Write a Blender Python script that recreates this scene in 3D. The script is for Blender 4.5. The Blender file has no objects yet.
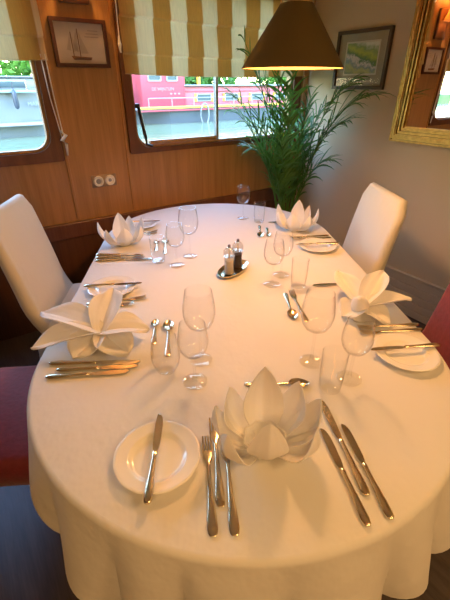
import bpy, bmesh, math, random
from mathutils import Vector, Matrix
random.seed(7)
sc = bpy.context.scene
COL = sc.collection
PI = math.pi
TZ = 0.752                      # top of the tablecloth
ROOM = math.radians(28.8)       # the room's walls stand at this angle to the table
CA, SA = math.cos(ROOM), math.sin(ROOM)
YB, XR, ZC = 2.485, 2.4, 2.16   # room: back wall, wall with the mirror, ceiling
XL, YF = -2.6, -2.4


def RM(x, y, z=0.0):            # a point in room coordinates -> world
    return Vector((x * CA - y * SA, x * SA + y * CA, z))


# ------------------------------------------------------------------ materials
def mat(name, color=(.8, .8, .8), rough=.5, metal=0.0, **kw):
    m = bpy.data.materials.new(name)
    m.use_nodes = True
    b = m.node_tree.nodes['Principled BSDF']
    b.inputs['Base Color'].default_value = (*color, 1)
    b.inputs['Roughness'].default_value = rough
    b.inputs['Metallic'].default_value = metal
    for k, v in kw.items():
        b.inputs[k.replace('_', ' ')].default_value = v
    return m


class NT:
    def __init__(s, m):
        s.t = m.node_tree
        s.b = s.t.nodes['Principled BSDF']

    def n(s, typ, **props):
        x = s.t.nodes.new(typ)
        for k, v in props.items():
            setattr(x, k, v)
        return x

    def l(s, a, b):
        s.t.links.new(a, b)

    def coords(s, scale=(1, 1, 1), rot=(0, 0, 0), kind='Object'):
        tc = s.n('ShaderNodeTexCoord')
        mp = s.n('ShaderNodeMapping')
        mp.inputs['Scale'].default_value = scale
        mp.inputs['Rotation'].default_value = rot
        s.l(tc.outputs[kind], mp.inputs['Vector'])
        return mp.outputs['Vector']

    def noise(s, vec, scale=5, detail=4, rough=.5):
        x = s.n('ShaderNodeTexNoise')
        x.inputs['Scale'].default_value = scale
        x.inputs['Detail'].default_value = detail
        x.inputs['Roughness'].default_value = rough
        s.l(vec, x.inputs['Vector'])
        return x.outputs['Fac']

    def ramp(s, fac, stops, interp='LINEAR'):
        x = s.n('ShaderNodeValToRGB')
        r = x.color_ramp
        r.interpolation = interp
        while len(r.elements) < len(stops):
            r.elements.new(.5)
        for e, (p, c) in zip(r.elements, stops):
            e.position = p
            e.color = (*c, 1)
        s.l(fac, x.inputs['Fac'])
        return x.outputs['Color']

    def math(s, op, a, b=None):
        x = s.n('ShaderNodeMath', operation=op)
        for i, v in enumerate((a, b)):
            if v is None:
                continue
            if isinstance(v, (int, float)):
                x.inputs[i].default_value = v
            else:
                s.l(v, x.inputs[i])
        return x.outputs[0]

    def bump(s, h, strength=.2, dist=.01):
        x = s.n('ShaderNodeBump')
        x.inputs['Strength'].default_value = strength
        x.inputs['Distance'].default_value = dist
        s.l(h, x.inputs['Height'])
        s.l(x.outputs['Normal'], s.b.inputs['Normal'])
        return x


def noisy(name, c1, c2, scale=(6, 6, 6), rough=.5, nscale=1, bump=0, metal=0, **kw):
    m = mat(name, c1, rough, metal, **kw)
    t = NT(m)
    f = t.noise(t.coords(scale), nscale, 5)
    t.l(t.ramp(f, [(.3, c1), (.7, c2)]), t.b.inputs['Base Color'])
    if bump:
        t.bump(f, bump, .01)
    return m


def translucent(m, color, fac):
    """adds some light passing through to a cloth-like material"""
    t = NT(m)
    out = t.t.nodes['Material Output']
    tr = t.n('ShaderNodeBsdfTranslucent')
    mx = t.n('ShaderNodeMixShader')
    if isinstance(color, tuple):
        tr.inputs['Color'].default_value = (*color, 1)
    else:
        t.l(color, tr.inputs['Color'])
    mx.inputs[0].default_value = fac
    t.l(t.b.outputs[0], mx.inputs[1])
    t.l(tr.outputs[0], mx.inputs[2])
    t.l(mx.outputs[0], out.inputs[0])
    return m


def clear(name, tint=(.99, .992, .992), ior=1.35, rough=.02, gain=1.0):
    """thin clear glass: see-through with a fresnel reflection"""
    m = bpy.data.materials.new(name)
    m.use_nodes = True
    nt = m.node_tree
    nt.nodes.remove(nt.nodes['Principled BSDF'])
    out = nt.nodes['Material Output']
    tp = nt.nodes.new('ShaderNodeBsdfTransparent')
    gl = nt.nodes.new('ShaderNodeBsdfGlossy')
    fr = nt.nodes.new('ShaderNodeLayerWeight')
    fr.inputs['Blend'].default_value = .5
    pw = nt.nodes.new('ShaderNodeMath')
    pw.operation = 'POWER'
    pw.inputs[1].default_value = 4.0
    ad = nt.nodes.new('ShaderNodeMath')
    ad.operation = 'MULTIPLY_ADD'
    ad.inputs[1].default_value = .75 * gain
    ad.inputs[2].default_value = .018 * gain
    mx = nt.nodes.new('ShaderNodeMixShader')
    tp.inputs[0].default_value = (*tint, 1)
    gl.inputs['Color'].default_value = (1, 1, 1, 1)
    gl.inputs['Roughness'].default_value = rough
    nt.links.new(fr.outputs['Facing'], pw.inputs[0])
    nt.links.new(pw.outputs[0], ad.inputs[0])
    nt.links.new(ad.outputs[0], mx.inputs[0])
    cm = nt.nodes.new('ShaderNodeMixRGB')
    cm.inputs[1].default_value = (*tint, 1)
    cm.inputs[2].default_value = (.50, .48, .45, 1) if gain > .99 else (*tint, 1)
    p2 = nt.nodes.new('ShaderNodeMath')
    p2.operation = 'POWER'
    p2.inputs[1].default_value = 5.0
    nt.links.new(fr.outputs['Facing'], p2.inputs[0])
    nt.links.new(p2.outputs[0], cm.inputs[0])
    nt.links.new(cm.outputs[0], tp.inputs[0])
    nt.links.new(tp.outputs[0], mx.inputs[1])
    nt.links.new(gl.outputs[0], mx.inputs[2])
    nt.links.new(mx.outputs[0], out.inputs[0])
    return m


def emit(name, color, strength):
    m = mat(name, color, .5)
    b = m.node_tree.nodes['Principled BSDF']
    b.inputs['Emission Color'].default_value = (*color, 1)
    b.inputs['Emission Strength'].default_value = strength
    return m


def wood(name, dark, light, scale=(9, 9, .6), rough=.35, bump=.05):
    m = mat(name, light, rough)
    t = NT(m)
    v = t.coords(scale)
    f = t.noise(v, 3.0, 6, .62)
    f2 = t.noise(t.coords((scale[0] * 6, scale[1] * 6, scale[2] * 2)), 3.0, 3)
    k = t.math('ADD', t.math('MULTIPLY', f, .7), t.math('MULTIPLY', f2, .3))
    t.l(t.ramp(k, [(.34, dark), (.66, light)]), t.b.inputs['Base Color'])
    t.bump(k, bump, .004)
    return m


M = {}
M['panel'] = wood('wood_panel', (.32, .16, .05), (.47, .25, .082))
M['trimwood'] = wood('wood_trim', (.10, .036, .014), (.17, .066, .027))
M['lowwood'] = wood('wood_lower', (.075, .030, .012), (.13, .055, .022))
M['lightwood'] = wood('wood_light', (.36, .20, .08), (.50, .30, .13))
M['floor'] = wood('floor_boards', (.045, .034, .030), (.10, .078, .066), (8, .7, 8), .38, .1)
M['taupe'] = noisy('taupe_paint', (.58, .475, .31), (.61, .50, .33), (3, 3, 3), .75)
M['dado'] = noisy('dado_paint', (.56, .48, .35), (.60, .51, .37), (3, 3, 3), .6)
M['ceil'] = wood('ceiling_boards', (.74, .58, .34), (.84, .69, .44), (9, .6, 9), .6)
M['chrome'] = mat('steel_warm_reflection', (.90, .80, .60), .18, 1.0)  # warm reflected light painted into the steel colour
M['silver'] = mat('silver_warm_reflection', (.90, .79, .58), .2, 1.0)  # gold tint stands in for warm room light mirrored in the silver
M['brass'] = mat('aged_brass', (.62, .45, .2), .3, 1.0)
M['pewter'] = mat('pewter_frame', (.42, .42, .40), .4, .4)
M['black'] = mat('black_metal', (.02, .02, .022), .35)
M['china'] = mat('cream_china', (.86, .83, .76), .18, Coat_Weight=.4)
M['glass'] = clear('wine_glass_clear', (.988, .99, .988), 1.42, .02, 1.0)
M['pane'] = clear('window_pane_clear', (.98, .985, .985), 1.45, .01, .9)
M['bulb'] = emit('bulb_glow', (1, .66, .32), 30)
M['red'] = noisy('red_upholstery', (.15, .012, .020), (.20, .018, .029), (60, 60, 60), .7, 1, .15, Sheen_Weight=.3)
M['leg'] = wood('dark_leg_wood', (.03, .014, .008), (.06, .028, .014))
M['white'] = mat('white_plastic', (.85, .83, .78), .35)
M['gray'] = mat('grey_plastic', (.25, .26, .28), .4)

m = mat('slipcover_cotton', (.66, .635, .55), .85, Sheen_Weight=.2)
t = NT(m)
t.bump(t.noise(t.coords((7, 7, 5)), 2.0, 4), .25, .02)
M['cover'] = m

m = mat('napkin_linen', (.93, .92, .90), .8, Sheen_Weight=.15)
t = NT(m)
t.bump(t.noise(t.coords((22, 22, 22)), 2.0, 4), .3, .006)
M['napkin'] = translucent(m, (.94, .90, .84), .33)

m = mat('table_linen', (.78, .76, .71), .72, Sheen_Weight=.1)
t = NT(m)
v = t.coords()
sx = t.n('ShaderNodeSeparateXYZ')
t.l(v, sx.inputs[0])


def crease(axis, at, w):
    d = t.math('ABSOLUTE', t.math('SUBTRACT', sx.outputs[axis], at))
    return t.math('MAXIMUM', t.math('SUBTRACT', 1.0, t.math('DIVIDE', d, w)), 0.0)


h = t.noise(t.coords((3.2, 2.4, 3)), 2.0, 4, .55)
cr = crease(1, 1.60, .008)
t.bump(t.math('ADD', h, t.math('MULTIPLY', cr, .12)), .35, .03)
M['cloth'] = translucent(m, (.8, .76, .7), .12)

m = mat('gilt_frame', (.52, .33, .09), .36, .85)
t = NT(m)
f = t.noise(t.coords((14, 14, 14)), 3, 5)
t.l(t.ramp(f, [(.3, (.36, .21, .05)), (.65, (.58, .36, .10))]), t.b.inputs['Base Color'])
t.bump(f, .15, .004)
M['gilt'] = m
M['mirror'] = mat('mirror_silvering', (.93, .93, .92), .01, 1.0)

m = mat('shade_olive_fabric', (.135, .092, .020), .6)
t = NT(m)
t.bump(t.noise(t.coords((120, 120, 30)), 2, 2), .08, .002)
M['shade'] = translucent(m, (.30, .16, .03), .08)
M['shade_in'] = mat('shade_cream_lining', (.55, .36, .14), .6)
M['sconceshade'] = translucent(mat('sconce_parchment', (.85, .62, .32), .6), (.95, .62, .25), .55)


def stripes(name):
    m = mat(name, (.7, .6, .4), .75)
    t = NT(m)
    v = t.coords()
    s = t.n('ShaderNodeSeparateXYZ')
    t.l(v, s.inputs[0])
    f = t.math('FRACT', t.math('DIVIDE', t.math('ADD', s.outputs[0], 10 * .219 - .147), .219))
    c = t.ramp(f, [(0, (.68, .43, .16)), (.48, (.68, .43, .16)), (.51, (.90, .76, .52)), (.98, (.90, .76, .52)), (1.0, (.68, .43, .16))])
    n = t.noise(t.coords((90, 90, 4)), 2, 2)
    mx = t.n('ShaderNodeMixRGB', blend_type='MULTIPLY')
    mx.inputs[0].default_value = .25
    t.l(c, mx.inputs[1])
    t.l(n, mx.inputs[2])
    t.l(mx.outputs[0], t.b.inputs['Base Color'])
    return translucent(m, mx.outputs[0], .5)


M['blind'] = stripes('striped_blind_cloth')
m = noisy('palm_leaf', (.055, .17, .03), (.11, .26, .05), (9, 9, 9), .42)
M['leaf'] = translucent(m, (.16, .36, .06), .28)
M['stem'] = noisy('palm_stem', (.12, .20, .05), (.2, .28, .08), (9, 9, 9), .5)
M['pot'] = noisy('glazed_pot', (.16, .10, .07), (.22, .14, .09), (9, 9, 9), .3)
M['soil'] = noisy('potting_soil', (.02, .014, .01), (.05, .035, .025), (40, 40, 40), .95, 1, .5)


# ------------------------------------------------------------------ mesh helpers
def sharpen(bm, ang=.72):
    for e in bm.edges:
        if len(e.link_faces) == 2 and e.calc_face_angle(0) > ang:
            e.smooth = False


def obj(name, bm, material, parent=None, loc=None, rotz=0.0, smooth=True, xf=None):
    if xf is not None:
        bm.transform(xf)
    bmesh.ops.recalc_face_normals(bm, faces=bm.faces[:])
    if smooth:
        for f in bm.faces:
            f.smooth = True
        sharpen(bm)
    me = bpy.data.meshes.new(name)
    bm.to_mesh(me)
    bm.free()
    if isinstance(material, (list, tuple)):
        for x in material:
            me.materials.append(x)
    else:
        me.materials.append(material)
    o = bpy.data.objects.new(name, me)
    COL.objects.link(o)
    if parent:
        o.parent = parent
    if loc is not None:
        o.location = loc
    o.rotation_euler.z = rotz
    return o


def tag(o, label, cat, group=None):
    o['label'] = label
    o['category'] = cat
    if group:
        o['group'] = group
    return o


def thing(name, label, cat, loc=(0, 0, 0), rotz=0.0, group=None):
    o = bpy.data.objects.new(name, None)
    o.empty_display_size = .05
    COL.objects.link(o)
    o.location = loc
    o.rotation_euler.z = rotz
    return tag(o, label, cat, group)


def struct(o):
    o['kind'] = 'structure'
    return o


def dup(root, label, loc, rotz=0.0, group=None):
    r = root.copy()
    COL.objects.link(r)
    r.location = loc
    r.rotation_euler.z = rotz
    r['label'] = label
    if group:
        r['group'] = group
    for ch in list(root.children):
        c = ch.copy()
        COL.objects.link(c)
        c.parent = r
        for g in ch.children:
            d = g.copy()
            COL.objects.link(d)
            d.parent = c
    return r


def BM():
    return bmesh.new()


def box(bm, c, s, bev=0.0, seg=2):
    r = bmesh.ops.create_cube(bm, size=1)
    vs = r['verts']
    bmesh.ops.scale(bm, vec=s, verts=vs)
    bmesh.ops.translate(bm, vec=c, verts=vs)
    if bev:
        es = list({e for v in vs for e in v.link_edges})
        bmesh.ops.bevel(bm, geom=es, offset=bev, segments=seg, profile=.5, affect='EDGES')
    return bm


def bx(x0, x1, y0, y1, z0, z1, bev=0.0, bm=None):
    bm = bm or BM()
    return box(bm, ((x0 + x1) / 2, (y0 + y1) / 2, (z0 + z1) / 2), (x1 - x0, y1 - y0, z1 - z0), bev)


def lathe(bm, prof, seg=32, c=(0, 0, 0), rfun=None, closed=False):
    rows = []
    for r, z in prof:
        if r < 1e-6:
            rows.append([bm.verts.new((c[0], c[1], c[2] + z))])
        else:
            row = []
            for i in range(seg):
                a = 2 * PI * i / seg
                k = rfun(a, r) if rfun else r
                row.append(bm.verts.new((c[0] + k * math.cos(a), c[1] + k * math.sin(a), c[2] + z)))
            rows.append(row)
    pairs = list(zip(rows, rows[1:]))
    if closed:
        pairs.append((rows[-1], rows[0]))
    for a, b in pairs:
        for i in range(seg):
            j = (i + 1) % seg
            if len(a) == 1 and len(b) == 1:
                continue
            if len(a) == 1:
                bm.faces.new((a[0], b[i], b[j]))
            elif len(b) == 1:
                bm.faces.new((a[i], a[j], b[0]))
            else:
                bm.faces.new((a[i], a[j], b[j], b[i]))
    return bm


def loft(bm, rings, cap=True, closed=True):
    rows = [[bm.verts.new(p) for p in r] for r in rings]
    n = len(rows[0])
    for a, b in zip(rows, rows[1:]):
        for i in range(n if closed else n - 1):
            j = (i + 1) % n
            bm.faces.new((a[i], a[j], b[j], b[i]))
    if cap and closed:
        bm.faces.new(list(reversed(rows[0])))
        bm.faces.new(rows[-1])
    return bm


def tube(bm, pts, rad, seg=10):
    pts = [Vector(p) for p in pts]
    if not isinstance(rad, (list, tuple)):
        rad = [rad] * len(pts)
    rings = []
    up = Vector((0, 0, 1))
    for i, p in enumerate(pts):
        d = (pts[min(i + 1, len(pts) - 1)] - pts[max(i - 1, 0)]).normalized()
        x = d.cross(up)
        if x.length < 1e-3:
            x = d.cross(Vector((0, 1, 0)))
        x.normalize()
        y = x.cross(d)
        rings.append([p + (x * math.cos(2 * PI * k / seg) + y * math.sin(2 * PI * k / seg)) * rad[i] for k in range(seg)])
    return loft(bm, rings)


def strip(bm, secs):
    """flat-ware body along +Y from sections (y, half width, z centre, half thickness)"""
    rings = []
    for y, w, z, h in secs:
        rings.append([(w * math.cos(a) * (1 if abs(math.cos(a)) > .8 else 1.05), y, z + h * math.sin(a)) for a in [2 * PI * k / 12 for k in range(12)]])
    return loft(bm, rings)


def rrect(x0, x1, z0, z1, r, n=6):
    """rounded rectangle outline, counter-clockwise"""
    pts = []
    for cx, cz, a0 in ((x1 - r, z1 - r, 0), (x0 + r, z1 - r, PI / 2), (x0 + r, z0 + r, PI), (x1 - r, z0 + r, 1.5 * PI)):
        for i in range(n + 1):
            a = a0 + PI / 2 * i / n
            pts.append((cx + r * math.cos(a), cz + r * math.sin(a)))
    return pts


def ringframe(bm, outer, inner, y0, y1):
    """frame between two outlines with the same count, from depth y0 to y1 (xz outlines)"""
    n = len(outer)
    v = {}
    for k, o in (('o', outer), ('i', inner)):
        for kk, y in (('0', y0), ('1', y1)):
            v[k + kk] = [bm.verts.new((x, y, z)) for x, z in o]
    for i in range(n):
        j = (i + 1) % n
        for a, b in (('o0', 'i0'), ('i0', 'i1'), ('i1', 'o1'), ('o1', 'o0')):
            bm.faces.new((v[a][i], v[a][j], v[b][j], v[b][i]))
    return bm


def bez(p0, p1, p2, t):
    return p0 * (1 - t) ** 2 + p1 * 2 * t * (1 - t) + p2 * t * t


# ------------------------------------------------------------------ room
rz = ROOM
O = RM(0, 0, 0)


def robj(name, bm, material, parent=None, smooth=False):
    return obj(name, bm, material, parent, None if parent else O, 0 if parent else rz, smooth)


struct(robj('floor', bx(XL - .1, XR + .1, YF - .1, YB + .1, -.1, 0), M['floor']))
struct(robj('ceiling', bx(XL - .1, XR + .1, YF - .1, YB + .1, ZC, ZC + .1), M['ceil']))

W1 = (.965, 2.275, 1.10, 1.98)      # window with the barge: glass x0,x1,z0,z1
W2 = (-.85, .452, 1.125, 1.98)      # window with the white boat


def wall_with_holes(x0, x1, y0, y1, holes, zsplit=None):
    bm = BM()
    xs = x0
    for hx0, hx1, hz0, hz1 in holes:
        bx(xs, hx0, y0, y1, 0, ZC, 0, bm)
        bx(hx0, hx1, y0, y1, 0, hz0, 0, bm)
        bx(hx0, hx1, y0, y1, hz1, ZC, 0, bm)
        xs = hx1
    bx(xs, x1, y0, y1, 0, ZC, 0, bm)
    return bm


struct(robj('wall_back', wall_with_holes(XL, XR + .1, YB, YB + .07, [W2, W1]), M['panel']))
struct(robj('wall_right', bx(XR, XR + .08, YF, YB, 0, ZC), M['taupe']))
struct(robj('wall_left', bx(XL - .1, XL, YF, YB, 0, ZC), M['panel']))
struct(robj('wall_front', bx(XL, XR + .1, YF - .07, YF, 0, ZC), M['panel']))

# lower wainscot with its ledge, and the vertical seams of the panelling
struct(robj('trim_1', bx(XL, XR, YB - .03, YB, .60, .70, .006), M['trimwood']))
struct(robj('trim_2', bx(XL, XR, YB - .012, YB, 0, .60), M['lowwood']))
for i, x in enumerate((.515, .895)):
    struct(robj('trim_%d' % (3 + i), bx(x - .009, x + .009, YB - .008, YB, .70, ZC, .003), M['panel']))
# pale corner post beside the window
struct(robj('trim_5', bx(2.352, 2.398, YB - .045, YB, .70, ZC, .004), M['lightwood']))

# grooved dado panel along the taupe wall
bm = BM()
for k in range(5):
    bx(XR - .022, XR, YF, YB - .04, .004 + k * .058, .058 + k * .058, .004, bm)
bx(XR - .028, XR, YF, YB - .04, .292, .305, .004, bm)
struct(robj('baseboard_right', bm, M['dado']))


def window(idx, W, trim, mull=None, fmat='trimwood', y=YB, deep=.07, sgn=1):
    x0, x1, z0, z1 = W
    a, b, c, d = trim
    yy = lambda q: y - sgn * q
    bm = ringframe(BM(), rrect(a, b, c, d, .012), rrect(x0, x1, z0, z1, .095), yy(.022), yy(-.05))
    w = struct(robj('window_%d' % idx, bm, M[fmat], None, True))
    bm = ringframe(BM(), rrect(x0 + .002, x1 - .002, z0 + .002, z1 - .002, .095), rrect(x0 + .016, x1 - .016, z0 + .016, z1 - .016, .082), yy(.0), yy(-.045))
    obj('sash_frame', bm, M['lightwood'], w)
    if mull:
        obj('mullion', bx(mull - .010, mull + .010, yy(.004), yy(-.03), z0 + .012, z1 - .012, .003), M['pewter'], w)
        segs = ((x0 + .012, mull - .01), (mull + .01, x1 - .012))
    else:
        segs = ((x0 + .012, x1 - .012),)
    for p, q in segs:
        yc = yy(-.02)
        obj('pane', bx(p, q, yc - .002, yc + .002, z0 + .012, z1 - .012), M['pane'], w)
    return w


w1 = window(1, W1, (.912, 2.35, 1.072, 2.03), 1.585)
w2 = window(2, W2, (-.91, .502, 1.070, 2.03), -.2)
# inner sliding sash bottom rail and the black stay on the barge window
obj('sash_rail', bx(1.06, 1.575, YB - .004, YB + .03, 1.118, 1.142, .004), M['lightwood'], w1)
st = obj('window_stay', tube(BM(), [(.990, YB - .03, 1.345), (1.018, YB - .036, 1.16)], .011, 8), M['black'], w1)
bm = tube(BM(), [(1.018, YB - .036, 1.165), (1.020, YB - .036, 1.128), (1.06, YB - .03, 1.112)], .0075, 8)
bx(.978, 1.0, YB - .034, YB + .0, 1.335, 1.36, .003, bm)
obj('stay_bracket', bm, M['black'], st)


# roman blinds: cloth with soft folds
def blind(x0, x1, zb, label, seed):
    rnd = random.Random(seed)
    root = thing('roman_blind', label, 'blind', RM((x0 + x1) / 2, YB, 0), rz, 'striped roman blinds')
    w = (x1 - x0) / 2
    secs = [(zb, .044), (zb + .004, .052), (zb + .05, .051), (zb + .098, .049), (zb + .104, .055), (zb + .108, .062), (zb + .118, .064), (zb + .19, .058),
            (zb + .270, .050), (zb + .276, .056), (zb + .282, .066), (zb + .295, .068), (zb + .36, .060), (zb + .44, .052), (zb + .52, .045), (ZC - .07, .035)]
    bm = BM()
    n = 26
    rows = []
    for side in (0, 1):
        for z, d in secs:
            row = []
            for i in range(n + 1):
                s = -1 + 2 * i / n
                sag = -.012 * (1 - s * s) * (1 if z < zb + .4 else 0)
                wob = .006 * math.sin(5.1 * s + z * 9 + seed)
                row.append(bm.verts.new((w * s, -(d + wob - .004 * side), z + sag)))
            rows.append(row)
    m_ = len(secs)
    for k in range(m_ - 1):
        for i in range(n):
            bm.faces.new((rows[k][i], rows[k][i + 1], rows[k + 1][i + 1], rows[k + 1][i]))
            bm.faces.new((rows[m_ + k][i], rows[m_ + k + 1][i], rows[m_ + k + 1][i + 1], rows[m_ + k][i + 1]))
    for k in range(m_ - 1):
        for i in (0, n):
            bm.faces.new((rows[k][i], rows[k + 1][i], rows[m_ + k + 1][i], rows[m_ + k][i]))
    for k in (0, m_ - 1):
        for i in range(n):
            bm.faces.new((rows[k][i], rows[k][i + 1], rows[m_ + k][i + 1], rows[m_ + k][i]))
    obj('blind_cloth', bm, M['blind'], root)
    obj('headrail', bx(-w, w, -.05, -.004, ZC - .075, ZC - .004, .004), M['white'], root)
    return root


b1 = blind(.925, 2.34, 1.515, 'striped cream and gold blind over the window facing the red barge', 1)
b2 = blind(-.93, .512, 1.572, 'striped cream and gold blind over the window facing the white boat', 4)
# pull cord of the white-boat blind, wound on a cleat
cx = .512 - (-.93 + .512) / 2
c1 = tube(BM(), [(cx - .010, -.045, 1.60), (cx - .004, -.034, 1.40), (cx + .006, -.030, 1.22)], .0035, 6)
tube(c1, [(cx - .032, -.045, 1.60), (cx - .024, -.032, 1.40), (cx - .004, -.030, 1.20)], .003, 6)
co = obj('pull_cord', c1, M['white'], b2)
bm = tube(BM(), [(cx - .006, -.036, 1.235), (cx + .016, -.040, 1.21), (cx - .008, -.040, 1.185), (cx + .012, -.040, 1.165), (cx + .008, -.034, 1.10)], [.008, .012, .012, .009, .005], 8)
obj('cord_tassel', bm, M['white'], co)
wv = (2.34 - .925) / 2
obj('cord_stop', tube(BM(), [(-wv - .006, -.03, 1.62), (-wv - .008, -.03, 1.66), (-wv - .006, -.03, 1.70)], [.005, .011, .005], 8), M['white'], b1)
obj('pull_cord', tube(BM(), [(-wv - .006, -.03, 1.70), (-wv + .002, -.03, 2.08)], .003, 6), M['white'], b1)

# ------------------------------------------------------------------ things on the walls
# framed sailing ship print
t0 = thing('framed_ship_print', 'small dark framed print of a two-masted sailing ship on the wood panel', 'picture', RM(.706, YB, 1.655), rz)
obj('frame', ringframe(BM(), rrect(-.147, .147, -.110, .110, .003), rrect(-.129, .129, -.092, .092, .002), -.024, -.002), wood('mahogany_frame', (.045, .013, .008), (.085, .024, .015)), t0)
obj('print_sheet', bx(-.130, .130, -.010, -.006, -.093, .093), noisy('print_paper', (.60, .55, .47), (.68, .62, .54), (7, 7, 7), .5), t0)
bm = BM()
for pts, r in ((((-.045, 0, -.065), (.045, 0, -.068)), .004), (((-.010, 0, -.06), (-.012, 0, .065)), .0022), (((-.045, 0, -.06), (-.048, 0, .05)), .002)):
    tube(bm, [(p[0], -.0115, p[2]) for p in pts], r, 6)
sh = obj('ship_drawing', bm, mat('ink_brown', (.20, .11, .07), .6), t0)


def poly(bm, pts, y0, y1):
    a = [bm.verts.new((x, y0, z)) for x, z in pts]
    b = [bm.verts.new((x, y1, z)) for x, z in pts]
    bm.faces.new(a)
    bm.faces.new(list(reversed(b)))
    for i in range(len(pts)):
        j = (i + 1) % len(pts)
        bm.faces.new((a[i], b[i], b[j], a[j]))
    return bm


bm = poly(BM(), [(-.06, -.058), (.052, -.062), (.045, -.075), (-.048, -.075)], -.0118, -.0105)
obj('ship_hull', bm, mat('hull_ink', (.27, .12, .07), .6), t0, smooth=False)
bm = BM()
for q in ([(-.014, .06), (-.018, -.04), (-.042, -.03), (-.030, .03)], [(-.006, .055), (.035, -.045), (-.004, -.045)], [(-.052, .045), (-.056, -.035), (-.078, -.03)], [(-.046, .045), (-.022, -.03), (-.044, -.04)]):
    poly(bm, q, -.0113, -.0102)
obj('ship_sails', bm, mat('sail_wash', (.50, .45, .38), .6), t0, smooth=False)
bm = BM()
for k in range(3):
    bx(.045 - .01 * k, .10, -.0113, -.0102, .058 - .014 * k, .0605 - .014 * k, 0, bm)
obj('caption_lines', bm, mat('caption_ink', (.33, .28, .23), .6), t0, smooth=False)
obj('picture_glass', bx(-.130, .130, -.016, -.014, -.093, .093), M['pane'], t0, smooth=False)

# wall lamp above the print
t0 = thing('wall_sconce', 'small wall lamp with an orange glowing shade above the ship print', 'wall lamp', RM(.705, YB, 1.82), rz)
obj('backplate', bx(-.078, .078, -.03, -.001, .006, .24, .008), M['trimwood'], t0)
obj('arm', tube(BM(), [(0, -.03, .16), (0, -.085, .150), (0, -.105, .165), (0, -.105, .19)], .007, 8), M['brass'], t0)
bm = lathe(BM(), [(.072, .145), (.050, .20), (.036, .255), (.033, .255), (.047, .20), (.069, .145)], 28, (0, -.105, 0), closed=True)
obj('shade', bm, M['sconceshade'], t0)
obj('bulb', lathe(BM(), [(0, .235), (.012, .228), (.017, .21), (.012, .19), (0, .183)], 14, (0, -.105, 0)), M['bulb'], t0)

# double socket
t0 = thing('wall_socket', 'double round white socket on a brushed plate below the ship print', 'socket', RM(.718, YB, .928), rz)
obj('plate', bx(-.080, .080, -.006, 0, -.037, .037, .0025), mat('brushed_plate', (.30, .22, .14), .4, .7), t0)
for s in (-1, 1):
    sk = obj('socket', lathe(BM(), [(0, 0), (.0, .006), (.012, .006), (.020, .010), (.030, .012), (.032, .0)], 24, xf=None) if False else lathe(BM(), [(0, .004), (.018, .004), (.021, .013), (.030, .013), (.033, .0), (0, 0)], 24), M['white'], t0)
    sk.rotation_euler.x = PI / 2
    sk.location = (s * .037, -.005, 0)
    ins = obj('socket_insert', lathe(BM(), [(0, .008), (.010 if s > 0 else .015, .008), (.011 if s > 0 else .016, .0035), (0, .0035)], 20), M['gray'], sk)

# framed watercolour on the taupe wall (local x runs away from the viewer's end, y into the wall)
rw = rz - PI / 2
t0 = thing('framed_watercolour', 'dark framed green garden watercolour in a beige mount on the taupe wall', 'picture', RM(XR, 1.960, 1.602), rw)
obj('frame', ringframe(BM(), rrect(-.213, .213, -.170, .170, .003), rrect(-.193, .193, -.150, .150, .002), -.026, -.002), mat('dark_bronze_frame', (.075, .05, .028), .4, .3), t0)
obj('mount_board', ringframe(BM(), rrect(-.196, .196, -.153, .153, .001), rrect(-.135, .135, -.085, .105, .001), -.0105, -.006), mat('mount_card', (.40, .34, .23), .8), t0, smooth=False)
obj('inner_mount', ringframe(BM(), rrect(-.136, .136, -.086, .106, .001), rrect(-.127, .127, -.077, .097, .001), -.0115, -.006), mat('mount_cream', (.66, .60, .45), .8), t0, smooth=False)
m = mat('watercolour_wash', (.3, .4, .2), .7)
t = NT(m)
v = t.coords((1, 1, 1))
s_ = t.n('ShaderNodeSeparateXYZ')
t.l(v, s_.inputs[0])
n1 = t.noise(t.coords((9, 1, 11)), 1.0, 6, .65)
hgt = t.math('ADD', t.math('MULTIPLY', s_.outputs[2], 4.6), t.math('ADD', t.math('MULTIPLY', s_.outputs[0], 1.1), t.math('ADD', t.math('MULTIPLY', n1, .75), .09)))
cw = t.ramp(hgt, [(.05, (.22, .30, .20)), (.22, (.55, .55, .22)), (.34, (.26, .34, .32)), (.42, (.75, .68, .62)), (.48, (.10, .24, .10)), (.66, (.50, .56, .10)), (.80, (.26, .38, .14)), (.95, (.72, .72, .60))])
t.l(cw, t.b.inputs['Base Color'])
obj('painting', bx(-.129, .129, -.009, -.006, -.079, .099), m, t0, smooth=False)
obj('picture_glass', bx(-.195, .195, -.016, -.014, -.152, .152), M['pane'], t0, smooth=False)

# gilt mirror: near edge runs out of the picture
t0 = thing('gilt_mirror', 'large gold framed mirror hanging on the taupe wall', 'mirror', RM(XR, 1.618, 1.142), rw)
MW, MH = 1.05, .86      # width towards the camera, height


def mring(k, d0, d1):
    return ringframe(BM(), rrect(k[0], MW - k[0], k[0], MH - k[0], .004), rrect(k[1], MW - k[1], k[1], MH - k[1], .004), d0, d1)


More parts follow.
